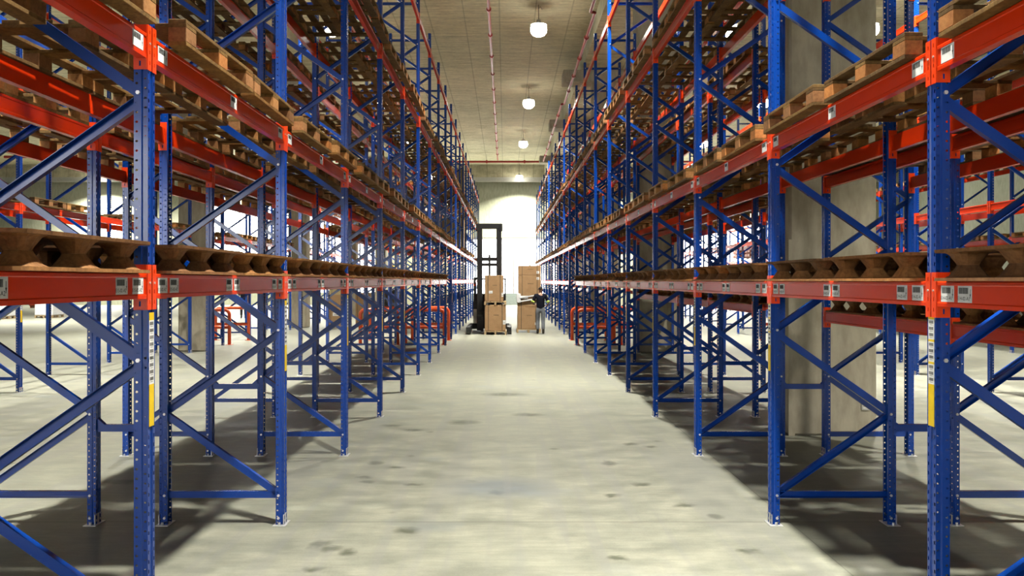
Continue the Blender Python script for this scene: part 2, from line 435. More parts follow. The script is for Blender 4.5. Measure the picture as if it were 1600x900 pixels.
pf2 = MB(); pf2.merge(post_lo, Matrix.Identity(4)); bolts(pf2, [.06, .25]+NODES[2::2])
ME_pf2 = pf2.mesh('post')
ME_diag = [diag(k).mesh('diagonal_brace') for k in range(11)]
ME_hor = hor(0).mesh('horizontal_brace')
# whole far frame in one mesh
ff = MB(); I4 = Matrix.Identity(4)
ff.merge(pf2, Matrix.Translation((D2, 0, 0))); ff.merge(pf2, Matrix.Translation((-D2, 0, 0)) @ Matrix.Rotation(PI, 4, 'Z'))
for k in range(11): ff.merge(diag(k), I4)
for z in horiz: ff.merge(hor(z), I4)
for s_ in (-1, 1): ff.merge(base_mb, Matrix.Translation((s_*D2, 0, 0)))
ME_farframe = ff.mesh('rack_frame')
# barcode strip on the aisle face of a post
def strip_mesh(div):
    m = MB(); x = .0355; wd = .030
    def seg(z0, z1, mat): m.box((x, -wd, z0), (x+.0012, wd, z1), M[mat])
    def codes(z0, z1, n):
        st = (z1-z0)/n
        for k in range(n):
            a = z0+st*k
            y = -wd*.75
            rr = random.Random(k)
            while y < wd*.72:
                ww = rr.choice((.0008, .0013)); m.box((x+.0012, y, a+st*.42), (x+.0016, y+ww, a+st*.9), M['ink']); y += ww+rr.choice((.0012, .0018))
            for q in range(6): m.box((x+.0012, -wd*.5+q*.0055, a+st*.16), (x+.0016, -wd*.5+q*.0055+.002, a+st*.28), M['ink'])
    seg(1.290, 1.51, 'yellow')
    if div:
        zz = 1.51
        for k in range(3):
            seg(zz, zz+.105, 'white'); codes(zz+.003, zz+.102, 3); seg(zz+.105, zz+.117, 'yellow'); zz += .117
    else:
        seg(1.51, 1.845, 'white'); codes(1.515, 1.84, 9); seg(1.845, 1.885, 'yellow')
    return m.mesh('barcode_strip')
ME_strip = {False: strip_mesh(False), True: strip_mesh(True)}

ORD = ['', 'first', 'second', 'third', 'fourth', 'fifth', 'sixth', 'seventh', 'eighth', 'ninth', 'tenth', 'eleventh', 'twelfth', 'thirteenth',
       'fourteenth', 'fifteenth', 'sixteenth', 'seventeenth', 'eighteenth', 'nineteenth', 'twentieth', 'twenty-first', 'twenty-second', 'twenty-third']
# rows: name, centre x, rotation (front = aisle side), first and last frame, level heights (beam centres)
LL = (2.023, 3.268, 5.515, 7.76); LR = (1.983, 3.200, 5.45, 7.69)
ROWS = {
 'left aisle rack': dict(x=-1.888-D2, rz=0, i0=-1, i1=20, lev=LL),
 'left rear rack': dict(x=-3.47-D2, rz=PI, i0=-1, i1=20, lev=LL),
 'right aisle rack': dict(x=2.27+D2, rz=PI, i0=-1, i1=20, lev=LR),
 'right rear rack': dict(x=3.78+D2, rz=0, i0=-1, i1=20, lev=(1.63,)+LR[1:]),
 'left outer rack': dict(x=-8.95-D2, rz=0, i0=3, i1=19, lev=(2.02, 3.41, 5.5, 7.76)),
 'right outer rack': dict(x=8.95+D2, rz=PI, i0=3, i1=19, lev=(2.02, 3.41, 5.5, 7.7)),
 'outermost right rack': dict(x=14.4+D2, rz=PI, i0=5, i1=19, lev=(2.02, 3.2, 5.4, 7.6)),
}
COLB = {('right rear rack', 2), ('right rear rack', 7), ('right rear rack', 11), ('right rear rack', 15), ('left outer rack', 7), ('left outer rack', 11), ('left outer rack', 16)}  # bays a column stands in
for rn, R in ROWS.items():
    for i in range(R['i0'], R['i1']+1):
        y = Yp(i); n = ORD[i-R['i0']+1]
        lab = 'blue upright rack frame, %s from the camera in the %s' % (n, rn)
        near = y < 31 and abs(R['x']) < 6 or y < 22
        if near:
            o = bpy.data.objects.new('rack_frame', None); col.objects.link(o); o.location = (R['x'], y, 0); o.rotation_euler = (0, 0, R['rz'])
            put('post', ME_pf, o, (D2, 0, 0)); put('post', ME_pb, o, (-D2, 0, 0), PI)
            for s_ in (-1, 1): put('base_plate', ME_base, o, (s_*D2, 0, 0), 0 if s_ > 0 else PI)
            for k in range(11): put('diagonal_brace', ME_diag[k], o)
            for z in horiz: put('horizontal_brace', ME_hor, o, (0, 0, z))
            if rn != 'right rear rack' and rn != 'left rear rack':
                q = put('barcode_strip', ME_strip['right' in rn], o, (D2, 0, 0)); q['label'] = 'white barcode strip with yellow ends'
        else:
            o = put('rack_frame', ME_farframe, None, (R['x'], y, 0), R['rz'])
        tag(o, lab, 'rack frame', 'upright frames of the %s' % rn)
# row spacers between the two racks that stand back to back
sp = MB(); sp.box((-.27, -.02, -.03), (.27, .02, .03), M['blue'])
for s_ in (-1, 1):
    sp.add([(s_*.26, -.022, .03), (s_*.26, .022, .03), (s_*.20, .022, .03), (s_*.20, -.022, .03), (s_*.26, -.022, .085), (s_*.26, .022, .085)],
           [(0, 3, 4), (1, 5, 2), (3, 2, 5, 4), (0, 4, 5, 1)], M['blue'])
ME_sp = sp.mesh('row_spacer')
for side, xc, n0 in (('left', -3.17-.005, 'left'), ('right', 3.515, 'right')):
    for i in range(-1, 13):
        for z, ht in ((.81, 'knee-high'), (3.92, 'upper')):
            o = put('row_spacer', ME_sp, None, (xc, Yp(i), z))
            tag(o, 'short blue %s spacer tying the back-to-back %s racks at their %s frames' % (ht, side, ORD[i+2]), 'spacer', 'row spacers')

# ---------------------------------------------------------------- load beams
def rail_mb(L, mat='red_orange'):
    m = MB(); h = L/2
    P = [(0, -.065), (0, -.046), (-.004, -.041), (-.004, .041), (0, .046), (0, .060), (-.004, .065), (-.05, .065), (-.05, -.065)]
    n = len(P); vs_ = [(x, -h, z) for x, z in P]+[(x, h, z) for x, z in P]
    fs = [(i, n+i, n+(i+1) % n, (i+1) % n) for i in range(n)]+[tuple(range(n)), tuple(range(n, 2*n))[::-1]]
    m.add(vs_, fs, M[mat]); return m
def plate_with_slots(m, o, u, v, W, H, slots, mat, t):
    """flat plate from origin o along unit u (width) and v (height) with rectangular slots (u0,u1,v0,v1), thickness vector t"""
    us = sorted({0, W, *[s_[0] for s_ in slots], *[s_[1] for s_ in slots]}); vv = sorted({0, H, *[s_[2] for s_ in slots], *[s_[3] for s_ in slots]})
    o = Vector(o); u = Vector(u); v = Vector(v); t = Vector(t)
    for a, b in zip(us, us[1:]):
        for c, d in zip(vv, vv[1:]):
            mu, mv = (a+b)/2, (c+d)/2
            if any(s_[0] < mu < s_[1] and s_[2] < mv < s_[3] for s_ in slots): continue
            q = [o+u*a+v*c, o+u*b+v*c, o+u*b+v*d, o+u*a+v*d]
            m.add(q+[p+t for p in q], [(0, 1, 2, 3), (7, 6, 5, 4), (0, 4, 5, 1), (1, 5, 6, 2), (2, 6, 7, 3), (3, 7, 4, 0)], M[mat])
def conn_mb():
    """angle connector for the +y end; origin at the rail end, on the rail's outer plane"""
    m = MB(); z0 = -.123; H = .235
    plate_with_slots(m, (0, 0, z0), (0, 1, 0), (0, 0, 1), .0485, H, [(.022, .030, .03, .05), (.022, .030, .085, .105), (.022, .030, .19, .21)], 'orange', (.004, 0, 0))
    plate_with_slots(m, (0, -.0045, z0), (-1, 0, 0), (0, 0, 1), .068, H, [(.030, .040, .018, .045)], 'orange', (0, .004, 0))
    m.cyl((.004, .026, z0+.14), (.008, .026, z0+.14), .006, M['zinc'], n=8)
    return m
def bar_label():
    m = MB(); W = .062; H = .041
    m.box((.0, -W, -H), (.0012, W, H), M['white'])
    rr = random.Random(3); y = -W*.85
    while y < W*.5:
        ww = rr.choice((.0010, .0018)); m.box((.0012, y, .002), (.0016, y+ww, H*.78), M['ink']); y += ww+rr.choice((.0012, .0016))
    return m
def arrow_part(m, W=.062, H=.041):
    x = .0013
    m.add([(x, W*.80-.002, -H*.5), (x, W*.80+.002, -H*.5), (x, W*.80+.002, H*.6), (x, W*.80-.002, H*.6)], [(0, 1, 2, 3)], M['ink'])
    m.add([(x+.0002, W*.80-.006, H*.0), (x+.0002, W*.80+.006, H*.0), (x+.0002, W*.80, -H*.45)], [(0, 2, 1)], M['ink'])
lb = bar_label(); arrow_part(lb)
ME_rail = {}
for L in (2.692, 2.592):
    ME_rail[L] = rail_mb(L).mesh('load_beam')
cm = conn_mb(); ME_conn = cm.mesh('connector')
cmm = MB(); cmm.merge(cm, Matrix.Scale(-1, 4, (0, 1, 0))); cmm.f = [f[::-1] for f in cmm.f]; ME_conn2 = cmm.mesh('connector')
ME_lab = lb.mesh('barcode_label')
font_cache = {}
def lettering(txt, parent, rev):
    if txt not in font_cache:
        c = bpy.data.curves.new('lettering', 'FONT'); c.body = txt; c.size = .026; c.extrude = .0002; c.align_x = 'CENTER'; c.materials.append(M['ink'])
        tmp = bpy.data.objects.new('tmp_text', c); col.objects.link(tmp)
        dg = bpy.context.evaluated_depsgraph_get(); me = bpy.data.meshes.new_from_object(tmp.evaluated_get(dg)); me.name = 'lettering'
        bpy.data.objects.remove(tmp); font_cache[txt] = me
    o = bpy.data.objects.new('lettering', font_cache[txt]); col.objects.link(o); o.parent = parent
    o.location = (.0014, -.010, -.030); o.rotation_euler = (PI/2, 0, PI/2)
def far_beam_mb(L):
    m = rail_mb(L)
    for s_, c in ((1, cm), (-1, cmm)): m.merge(c, Matrix.Translation((0, s_*L/2, 0)))
    return m
ME_farbeam = far_beam_mb(2.692).mesh('load_beam')
farB = {L: far_beam_mb(L) for L in ME_rail}
beams = []
for rn, R in ROWS.items():
    for i in range(R['i0'], R['i1']):
        for li, z in enumerate(R['lev']):
            if li == 0 and i == 8: continue                      # walk-through bay
            if (rn, i) in COLB: continue
            for fb in (0, 1):
                yc = (Yp(i)+Yp(i+1))/2; L = 2.592 if i == 0 else 2.692
                front = 1 if R['rz'] == 0 else -1
                sgn = front if fb == 0 else -front
                x = R['x']+sgn*(D2+.035)
                vis = {'left aisle rack': 2.2, 'right aisle rack': 2.2, 'left rear rack': 1.0, 'right rear rack': 1.0}.get(rn, 1.1)
                if fb == 0 and 'aisle rack' in rn: vis *= 1.6
                beams.append((vis/math.hypot(yc, x), rn, i, li, fb, x, yc, z, L, sgn))
beams.sort(key=lambda b: -b[0])
LEVN = ['first-level', 'second-level', 'third-level', 'top-level']
rest = MB()
for n, (score, rn, i, li, fb, x, yc, z, L, sgn) in enumerate(beams):
    rz = 0 if sgn > 0 else PI
    if n >= 300:
        rest.merge(farB[L], Matrix.Translation((x, yc, z)) @ Matrix.Rotation(rz, 4, 'Z')); continue
    if yc < 30:
        o = put('load_beam', ME_rail[L], None, (x, yc, z), rz)
        for s_ in (-1, 1): put('connector', ME_conn if s_ > 0 else ME_conn2, o, (0, s_*L/2, 0))
        if fb == 0 and rn in ('left aisle rack', 'right aisle rack') and li < 2 and yc < 22:
            h = L/2
            if li == 0: ps = [-h+.10, -h+.26, -.09, .07, h-.28, h-.10]
            else: ps = [-h+.10, 0, h-.10]
            for py in ps:
                q = put('barcode_label', ME_lab, o, (.0005 if abs(py) > 2 else -.0035, py, .002 if li == 0 else .004))
                q['label'] = 'white barcode sticker'
                if yc < 9 and li == 0:
                    lettering('E15-02-A2' if sgn > 0 else 'E14-02-A1', q, sgn)
    else:
        o = put('load_beam', ME_farbeam, None, (x, yc, z), rz)
    tag(o, '%s orange-red %s beam of the %s bay, %s' % (('aisle-side' if fb == 0 else 'rear'), LEVN[li], ORD[i-ROWS[rn]['i0']+1], rn), 'load beam', 'load beams', 'thing')
if rest.v:
    tag(put('distant_load_beams', rest.mesh('distant_load_beams')), 'many orange-red load beams on the racks far down the hall', 'load beams', None, 'stuff')

# ---------------------------------------------------------------- wooden pallets
def pallet_parts():
    """1.16 along the aisle (y) by 1.2 deep (x), 0.144 high"""
    hx, hy = .60, .58
    blocks = []
    for x in (-hx+.05, 0, hx-.05):
        for y in (-hy+.0725, 0, hy-.0725):
            q = MB(); q.box((x-.05, y-.0725, .022), (x+.05, y+.0725, .100), M['block'], .003); blocks.append(q)
    bottom = []
    for x in (-hx+.05, 0, hx-.05):
        q = MB(); bottom.append(q); q.box((x-.05, -hy, 0), (x+.05, hy, .022), M['wood'], .002)
    string = []
    for y in (-hy+.0725, 0, hy-.0725):
        q = MB(); string.append(q); q.box((-hx, y-.0725, .100), (hx, y+.0725, .122), M['wood'], .002)
    deck = MB(); n = 7; wd = .100; step = (2*hx-wd)/(n-1)
    for k in range(n):
        x = -hx+k*step; deck.box((x, -hy, .122), (x+wd, hy, .144), M['wood'], .002)
    return [('deck', deck)]+[('block', b) for b in blocks]+[('bottom_board', b) for b in bottom]+[('stringer_board', b) for b in string]
pp = pallet_parts()
ME_pp = [(nm, p.mesh(nm)) for nm, p in pp]
pall = MB()
for nm, p in pp: pall.merge(p, I4)
ME_pall = pall.mesh('wooden_pallet')
pl = []
for rn, R in ROWS.items():
    aisle = 'aisle rack' in rn
    for i in range(R['i0'], R['i1']):
        for li in (1, 2):
            if rn == 'right outer rack' and li == 1: continue
            if rn == 'left aisle rack' and li == 1 and i in (9, 10, 15, 16): continue
            if rn == 'left rear rack' and li == 1 and i in (4, 5, 9): continue
            if (rn, i) in COLB: continue
            if rn == 'left outer rack' and li == 1 and i > 12: continue
            if rn == 'outermost right rack' and i > 14: continue
            yc = (Yp(i)+Yp(i+1))/2
            for k, dy in ((0, -.625), (1, .625)):
                if not aisle and random.random() < .06: continue
                front = 1 if R['rz'] == 0 else -1
                off = front*(random.uniform(-.03, .03) + (.055 if 'left' in rn else .0))
                y = yc+dy+random.uniform(-.015, .015)+(.03 if i == 0 and k == 0 else 0)
                vis = 1.6 if aisle else 1.0
                pl.append((vis/math.hypot(y, R['x']), rn, i, li, k, R['x']+off, y, R['lev'][li]+.065, random.uniform(-.02, .02)))
pl.sort(key=lambda b: -b[0])
restp = MB()
for n, (s_, rn, i, li, k, x, y, z, rz) in enumerate(pl):
    if n >= 300:
        restp.merge(pall, Matrix.Translation((x, y, z+.001)) @ Matrix.Rotation(rz, 4, 'Z')); continue
    if y < 12.7 and abs(x) < 3:
        o = bpy.data.objects.new('wooden_pallet', None); col.objects.link(o); o.location = (x, y, z+.001); o.rotation_euler = (0, 0, rz)
        for nm, me in ME_pp: put(nm, me, o)
    else: o = put('wooden_pallet', ME_pall, None, (x, y, z+.001), rz)
    tag(o, 'empty wooden pallet on %s beams, %s half of the %s bay, %s' % (LEVN[li], ('near', 'far')[k], ORD[i-ROWS[rn]['i0']+1], rn), 'pallet', 'empty wooden pallets')
if restp.v:
    tag(put('distant_wooden_pallets', restp.mesh('distant_wooden_pallets')), 'many empty wooden pallets on the racks far down the hall', 'pallets', None, 'stuff')

# ---------------------------------------------------------------- pressed-wood pallets, in pairs foot to foot
def press_mb(deckup):
    """origin at the bottom; deck up (feet down) or deck down (feet up)"""
    m = MB(); hx, hy = .57, .59; t = .016; H = .078; P = M['press']
    # deck: rounded corner slab, rim slightly lifted
    nx = 12
    pts = []
    def corner(cx, cy, a0):
        return [(cx+.07*math.cos(a0+PI/2*k/4), cy+.07*math.sin(a0+PI/2*k/4)) for k in range(5)]
    pts += corner(hx-.07, hy-.07, 0)+corner(-hx+.07, hy-.07, PI/2)+corner(-hx+.07, -hy+.07, PI)+corner(hx-.07, -hy+.07, 3*PI/2)
    n = len(pts)
    feet = [(x, y) for x in (-hx+.11, 0, hx-.11) for y in (-.43, 0, .43)]
    def zc(z): return z if deckup else H-z
    vs_ = [(x, y, zc(H-t)) for x, y in pts]+[(x*1.004, y*1.004, zc(H)) for x, y in pts]
    fs = [(i, (i+1) % n, n+(i+1) % n, n+i) for i in range(n)]+[tuple(range(n))[::-1], tuple(range(n, 2*n))]
    if not deckup: fs = [f[::-1] for f in fs]
    m.add(vs_, fs, P)
    # feet: rounded frusta, wide at the deck
    k = 12
    for fx, fy in feet:
        rings = []
        for z, rx, ry in ((H-t, .092, .110), (H-t-.010, .075, .088), (.012, .050, .056), (.0, .044, .050)):
            rings.append([(fx+rx*math.copysign(abs(math.cos(a))**.7, math.cos(a)), fy+ry*math.copysign(abs(math.sin(a))**.7, math.sin(a)), zc(z)) for a in [2*PI*q/k for q in range(k)]])
        v2 = [p for r in rings for p in r]; f2 = []
        for r in range(3):
            for q in range(k): f2.append((r*k+q, (r+1)*k+q, (r+1)*k+(q+1) % k, r*k+(q+1) % k))
        f2.append(tuple(range(3*k, 4*k)))
        if not deckup: f2 = [f[::-1] for f in f2]
        m.add(v2, f2, P)
    return m
ME_pru = press_mb(True).mesh('pressed_wood_pallet'); ME_prd = press_mb(False).mesh('pressed_wood_pallet')
for rn in ('left aisle rack', 'left rear rack', 'right aisle rack', 'right rear rack'):
    R = ROWS[rn]; front = 1 if R['rz'] == 0 else -1
    for i in range(-1, 8):
        if (rn, i) in COLB: continue
        yc = (Yp(i)+Yp(i+1))/2
        for k, dy in ((0, -.66), (1, .66)):
            if i == 0: dy *= .97
            x = R['x']+front*(.045 if 'aisle rack' in rn else 0)+random.uniform(-.012, .012); y = yc+dy; z = R['lev'][0]+.066
            for u in (0, 1):
                o = put('pressed_wood_pallet', (ME_prd, ME_pru)[u], None, (x, y, z+u*.0785), random.uniform(-.012, .012))
                tag(o, 'brown pressed-wood pallet, %s of its pair, %s half of the %s bay, %s' % (('lower', 'upper')[u], ('near', 'far')[k], ORD[i+2], rn), 'pallet', 'pressed-wood pallets in pairs')

# ---------------------------------------------------------------- lamps
def lamp_meshes():
    h = MB(); n = 24
    h.cyl((0, 0, .10), (0, 0, .24), .10, M['tray'], .07, 16)
    h.cyl((0, 0, .06), (0, 0, .11), .29, M['tray'], .12, n)
    d = MB(); prof = [(.10, .06), (.24, .055), (.285, -.02), (.295, -.12), (.27, -.22), (.20, -.30), (.10, -.34)]
    vs_ = []; fs = []
    for r, z in prof: vs_ += [(r*math.cos(2*PI*q/n), r*math.sin(2*PI*q/n), z) for q in range(n)]
    vs_.append((0, 0, -.345)); K_ = len(prof)-1
    for k in range(K_):
        for q in range(n): fs.append((k*n+q, (k+1)*n+q, (k+1)*n+(q+1) % n, k*n+(q+1) % n))
    for q in range(n): fs.append((K_*n+q, len(vs_)-1, K_*n+(q+1) % n))
    d.add(vs_, fs, M['lamp'])
    c = MB(); c.cyl((0, 0, .24), (0, 0, ZC-11.02), .012, M['black_steel'], n=6)
    c.tube([(0, 0, .62), (.05, 0, .72), (.10, .02, .66), (.12, .02, .60)], .008, M['black_steel'], 6)
    return h.mesh('lamp_housing'), d.mesh('diffuser'), c.mesh('suspension_cable')
ME_lh, ME_ld, ME_lc = lamp_meshes()
LXS = (('aisle', 1.19), ('next left aisle', -6.1), ('next right aisle', 7.9), ('far left aisle', -14.0), ('far right aisle', 15.2-2.3), ('open hall left', -24.0), ('left wall', -34.0), ('right wall', 22.0))
for an, lx in LXS:
    for k, ly in enumerate((-7.5, 4.9, 17.3, 29.7, 42.1, 54.6, 69.6)):
        if abs(lx) > 20 and k % 2: continue
        o = bpy.data.objects.new('high_bay_lamp', None); col.objects.link(o); o.location = (lx, ly, 11.02)
        if ly > 65: o.location.z = 10.7
        put('lamp_housing', ME_lh, o); put('diffuser', ME_ld, o); cab = put('suspension_cable', ME_lc, o)
        if ly > 65: cab.scale.z = 1.593; cab.location.z = -.142
        tag(o, 'glowing high-bay lamp, %s from the camera side above the %s' % (ORD[k+1], an), 'lamp', 'high-bay lamps')
        ld = bpy.data.lights.new('lamp_light', 'AREA'); ld.shape = 'DISK'; ld.size = .5; ld.energy = LAMP_W*(1.6 if abs(lx) > 20 else 1); ld.color = (1, .97, .86)
        lo = bpy.data.objects.new('lamp_light', ld); col.objects.link(lo); ld.spread = math.radians(90 if ly < 65 else 140); ld.energy *= 1 if ly < 65 else 1.7; lo.location = (0, 0, -.40); lo.parent = o

# ---------------------------------------------------------------- pipes under the ceiling
def pipe(pts, r, label, couplings=True, name='sprinkler_pipe'):
    m = MB(); m.tube(pts, r, M['pipe_red'], 10)
    o = put(name, m.mesh(name)); tag(o, label, 'pipe')
    if couplings:
        c = MB()
        for a, b in zip(pts, pts[1:]):
            a = Vector(a); b = Vector(b); L = (b-a).length; n = int(L/3.0)
            for k in range(1, n+1):
                p = a+(b-a)*k/(n+1); d = (b-a).normalized()
                c.cyl(p-d*.06, p+d*.06, r*1.7, M['pipe_red'], n=10)
                if p.z > 10.6: c.cyl(p+Vector((0, 0, r)), Vector((p.x, p.y, ZC)), .005, M['black_steel'], n=5, cap=False)
        if c.v: put('coupling', c.mesh('coupling'), o)
    return o
pipe([(-.55, -10, 11.3), (-.55, 64.4, 11.3)], .05, 'long thin red sprinkler pipe running down the middle of the ceiling')
pipe([(2.70, -10, 10.53), (2.70, 26.5, 10.53), (2.84, 26.6, 10.53), (2.84, 40.3, 10.53), (2.72, 40.4, 10.53), (2.72, 59.5, 10.53)], .05, 'jogged red sprinkler pipe running along the right side of the aisle ceiling')
pipe([(-13, 64.6, 11.2), (16, 64.6, 11.2)], .08, 'thicker red pipe crossing the ceiling near the end wall')
pipe([(-34.5, 58, 10.6), (-27, 58, 10.6)], .09, 'red pipe under the ceiling at the left of the hall')
m = MB(); m.box((XL+.1, YF-1.5, 10.35), (XR-.1, YF-1.42, 10.45), M['tray']); m.box((XL+.1, YF-1.42, 10.44), (XR-.1, YF-1.41, 10.75), M['tray'])
tag(put('cable_tray', m.mesh('cable_tray')), 'pale cable tray running across the top of the end wall', 'cable tray')

# ---------------------------------------------------------------- guard rails at the walk-through bay
def hoop(x0, x1, y, lab):
    r = .055; H = 1.12
    def arc(cx, cz, a0, a1, R=.16, n=6): return [(cx+R*math.cos(a0+(a1-a0)*k/n), 0, cz+R*math.sin(a0+(a1-a0)*k/n)) for k in range(n+1)]
    w2 = (x1-x0)/2
    o = bpy.data.objects.new('guard_rail', None); col.objects.link(o); o.location = ((x0+x1)/2, y, 0)
    m = MB(); pts = [(-w2, 0, .01)]+arc(-w2+.16, H-.16, PI, PI/2)+arc(w2-.16, H-.16, PI/2, 0)+[(w2, 0, .01)]
    m.tube(pts, r, M['rail_orange'], 12); put('hoop', m.mesh('hoop', True), o)
    m = MB(); m.cyl((-w2, 0, .56), (w2, 0, .56), r*.9, M['rail_orange'], n=12); put('middle_rail', m.mesh('middle_rail', True), o)
    for s_ in (-1, 1):
        m = MB(); m.box((s_*w2-.1, -.1, 0), (s_*w2+.1, .1, .012), M['rail_orange'], .002)
        for a in (-.07, .07):
            for b in (-.07, .07): m.cyl((s_*w2+a, b, .012), (s_*w2+a, b, .03), .012, M['zinc'], n=6)
        put('foot_plate', m.mesh('foot_plate'), o)
    tag(o, lab, 'guard rail', 'orange guard rails')
for nm, a, b in (('left aisle rack', -3.20, -1.95), ('left rear rack', -4.65, -3.45), ('right aisle rack', 2.32, 3.50), ('right rear rack', 3.72, 4.90), ('left outer rack', -10.0, -8.86), ('right outer rack', 8.9, 10.0)):
    hoop(a, b, Yp(8)+.35 if 'right' not in nm else Yp(8)+.3, 'orange hoop guard, nearer of two in the walk-through bay of the %s' % nm)
    hoop(a, b, Yp(9)-.42, 'orange hoop guard, farther of two in the walk-through bay of the %s' % nm)

# ---------------------------------------------------------------- cartons
def carton(x0, x1, y0, y1, z0, z1, lab, mat='carton', group=None, straps=True, sticker=None, seam=False):
    m = MB(); m.box((x0, y0, z0), (x1, y1, z1), M[mat], .012)
    o = put('cardboard_carton', m.mesh('cardboard_carton')); tag(o, lab, 'carton', group)
    W = x1-x0
    if straps:
        for fx in (.17, .83):
            x = x0+W*fx; s_ = MB()
            t = .003
            s_.box((x-.009, y0-t, z0+.004), (x+.009, y0-.0005, z1+t), M['tape']); s_.box((x-.009, y0-t, z1), (x+.009, y1+t, z1+t), M['tape'])
            s_.box((x-.009, y1, z0+.004), (x+.009, y1+t, z1+t), M['tape'])
            put('strap', s_.mesh('strap'), o)
        s_ = MB()
        for k in range(9):
            a = x0+W*(.42+.028*k); s_.box((a, y0-.0015, z0+(z1-z0)*.60), (a+W*.018, y0-.0004, z0+(z1-z0)*.60+.022), M['tape'])
        put('printed_mark', s_.mesh('printed_mark'), o)
    if sticker:
        for fx, fz, sw, sh in sticker:
            s_ = MB(); a = x0+W*fx; c = z0+(z1-z0)*fz
            s_.box((a, y0-.003, c), (a+sw, y0-.0006, c+sh), M['white'])
            s_.box((a+.2*sw, y0-.0036, c+.3*sh), (a+.75*sw, y0-.003, c+.4*sh), M['ink'])
            q = put('paper_label', s_.mesh('paper_label'), o)
    return o
def floor_pallet(xc, yc, z, lab, sx=1.0, sy=1.0):
    m = MB(); m.merge(pall, Matrix.Diagonal((sx, sy, .9, 1)))
    o = put('wooden_pallet', m.mesh('wooden_pallet'), None, (xc, yc, z), PI/2)
    return tag(o, lab, 'pallet')
M['fresh_wood'] = wood('fresh_pallet_wood', (.30, .20, .10), (.40, .28, .15), (.50, .36, .2), False)
def pal_r(x0, x1, y0, y1, z, lab):
    src = MB(); src.merge(pall, I4); src.mats = [M['fresh_wood']]*len(src.mats)
    m = MB(); m.merge(src, Matrix.Diagonal(((x1-x0)/1.2, (y1-y0)/1.16, 1, 1)))
    # turn so that the fork openings face the camera
    o = bpy.data.objects.new('wooden_pallet', m.mesh('wooden_pallet')); col.objects.link(o); o.location = ((x0+x1)/2, (y0+y1)/2, z)
    return tag(o, lab, 'pallet')
pal_r(-.79, .06, 32.1, 33.1, 0, 'wooden pallet on the floor under the carton stack in front of the reach truck')
carton(-.77, .03, 32.12, 33.08, .145, 1.13, 'tall brown carton on the floor pallet in front of the reach truck', sticker=[(.87, .25, .10, .16)])
pal_r(-.79, .05, 32.1, 33.1, 1.131, 'wooden pallet between the two cartons in front of the reach truck')
carton(-.77, -.06, 32.12, 33.0, 1.277, 2.27, 'brown carton on the upper pallet in front of the reach truck, topmost of its stack', sticker=[(.22, .30, .14, .10), (.90, .17, .07, .15)])
# right stack
pal_r(.46, 1.42, 33.4, 34.35, 0, 'wooden pallet under the tall carton stack beside the worker')
ST = [(.145, 1.02), (1.022, 1.42), (1.422, 2.27), (2.272, 2.66)]
for k, (a, b) in enumerate(ST):
    x0, x1 = ((.50, 1.36), (.50, 1.36), (.53, 1.43), (.53, 1.43))[k]
    carton(x0, x1, 33.42, 34.3, a, b, 'brown carton in the tall stack beside the worker, %s' % ('lowest of the four', 'second from the bottom', 'third from the bottom', 'topmost')[k],
           sticker=[(.80, .18 if k != 2 else .8, .11, .10)])
m = MB()
m.box((.46, 33.37, 1.18), (.62, 33.419, 1.55), M['wrap'], .02); m.bar((.60, 33.385, 1.24), (1.34, 33.385, 1.36), .05, .05, M['wrap']); m.bar((.60, 33.39, 1.38), (1.30, 33.39, 1.50), .04, .04, M['wrap']); m.box((.60, 33.38, 1.34), (.92, 33.419, 1.46), M['wrap'], .015); m.bar((1.28, 33.39, 1.42), (1.34, 33.39, .35), .05, .03, M['wrap'], (0, 1, 0))
tag(put('stretch_wrap', m.mesh('stretch_wrap')), 'crumpled white stretch wrap around the middle of the tall carton stack', 'stretch wrap')
# cartons behind the left racks and on the rack levels
pal_r(-7.6, -7.0, 36.4, 37.4, 0, 'low wooden pallet under the carton stack in the next left aisle')
carton(-7.65, -6.98, 36.4, 37.4, .145, 1.45, 'brown carton on a pallet in the next left aisle', sticker=[(.3, .3, .3, .15)])
carton(-7.60, -7.0, 36.42, 37.35, 1.452, 2.0, 'pale small carton on top of the carton in the next left aisle', mat='carton_light')
carton(-6.75, -6.2, 38.0, 39.0, 0.0, 1.5, 'narrow brown carton standing on the floor in the next left aisle')
for li, z0, nm in ((1, LL[1]+.065, 'second'), (2, LL[2]+.065, 'third')):
    y0 = 38.1
    carton(-2.95, -1.88, y0, y0+1.1, z0+.147 if li == 2 else z0+.147, z0+1.55, 'tall pale carton on the %s level of the left aisle rack' % nm, mat='carton_light', straps=False)
    if li == 1: pass
# wrapped goods at the outermost right rack
for k, y in enumerate((44.4, 47.0, 49.7, 52.4)):
    m = MB()
    for j in range(4):
        for q in range(2): m.box((14.3+.01*j, y-.55+q*.56, 3.45+j*.24), (15.5, y-.01+q*.56, 3.45+j*.24+.22), M['pink_goods'], .06)
    tag(put('wrapped_goods', m.mesh('wrapped_goods')), 'pallet load of pink wrapped bags on the outermost right rack, %s from the camera' % ORD[k+1], 'pallet load', 'pink wrapped loads')
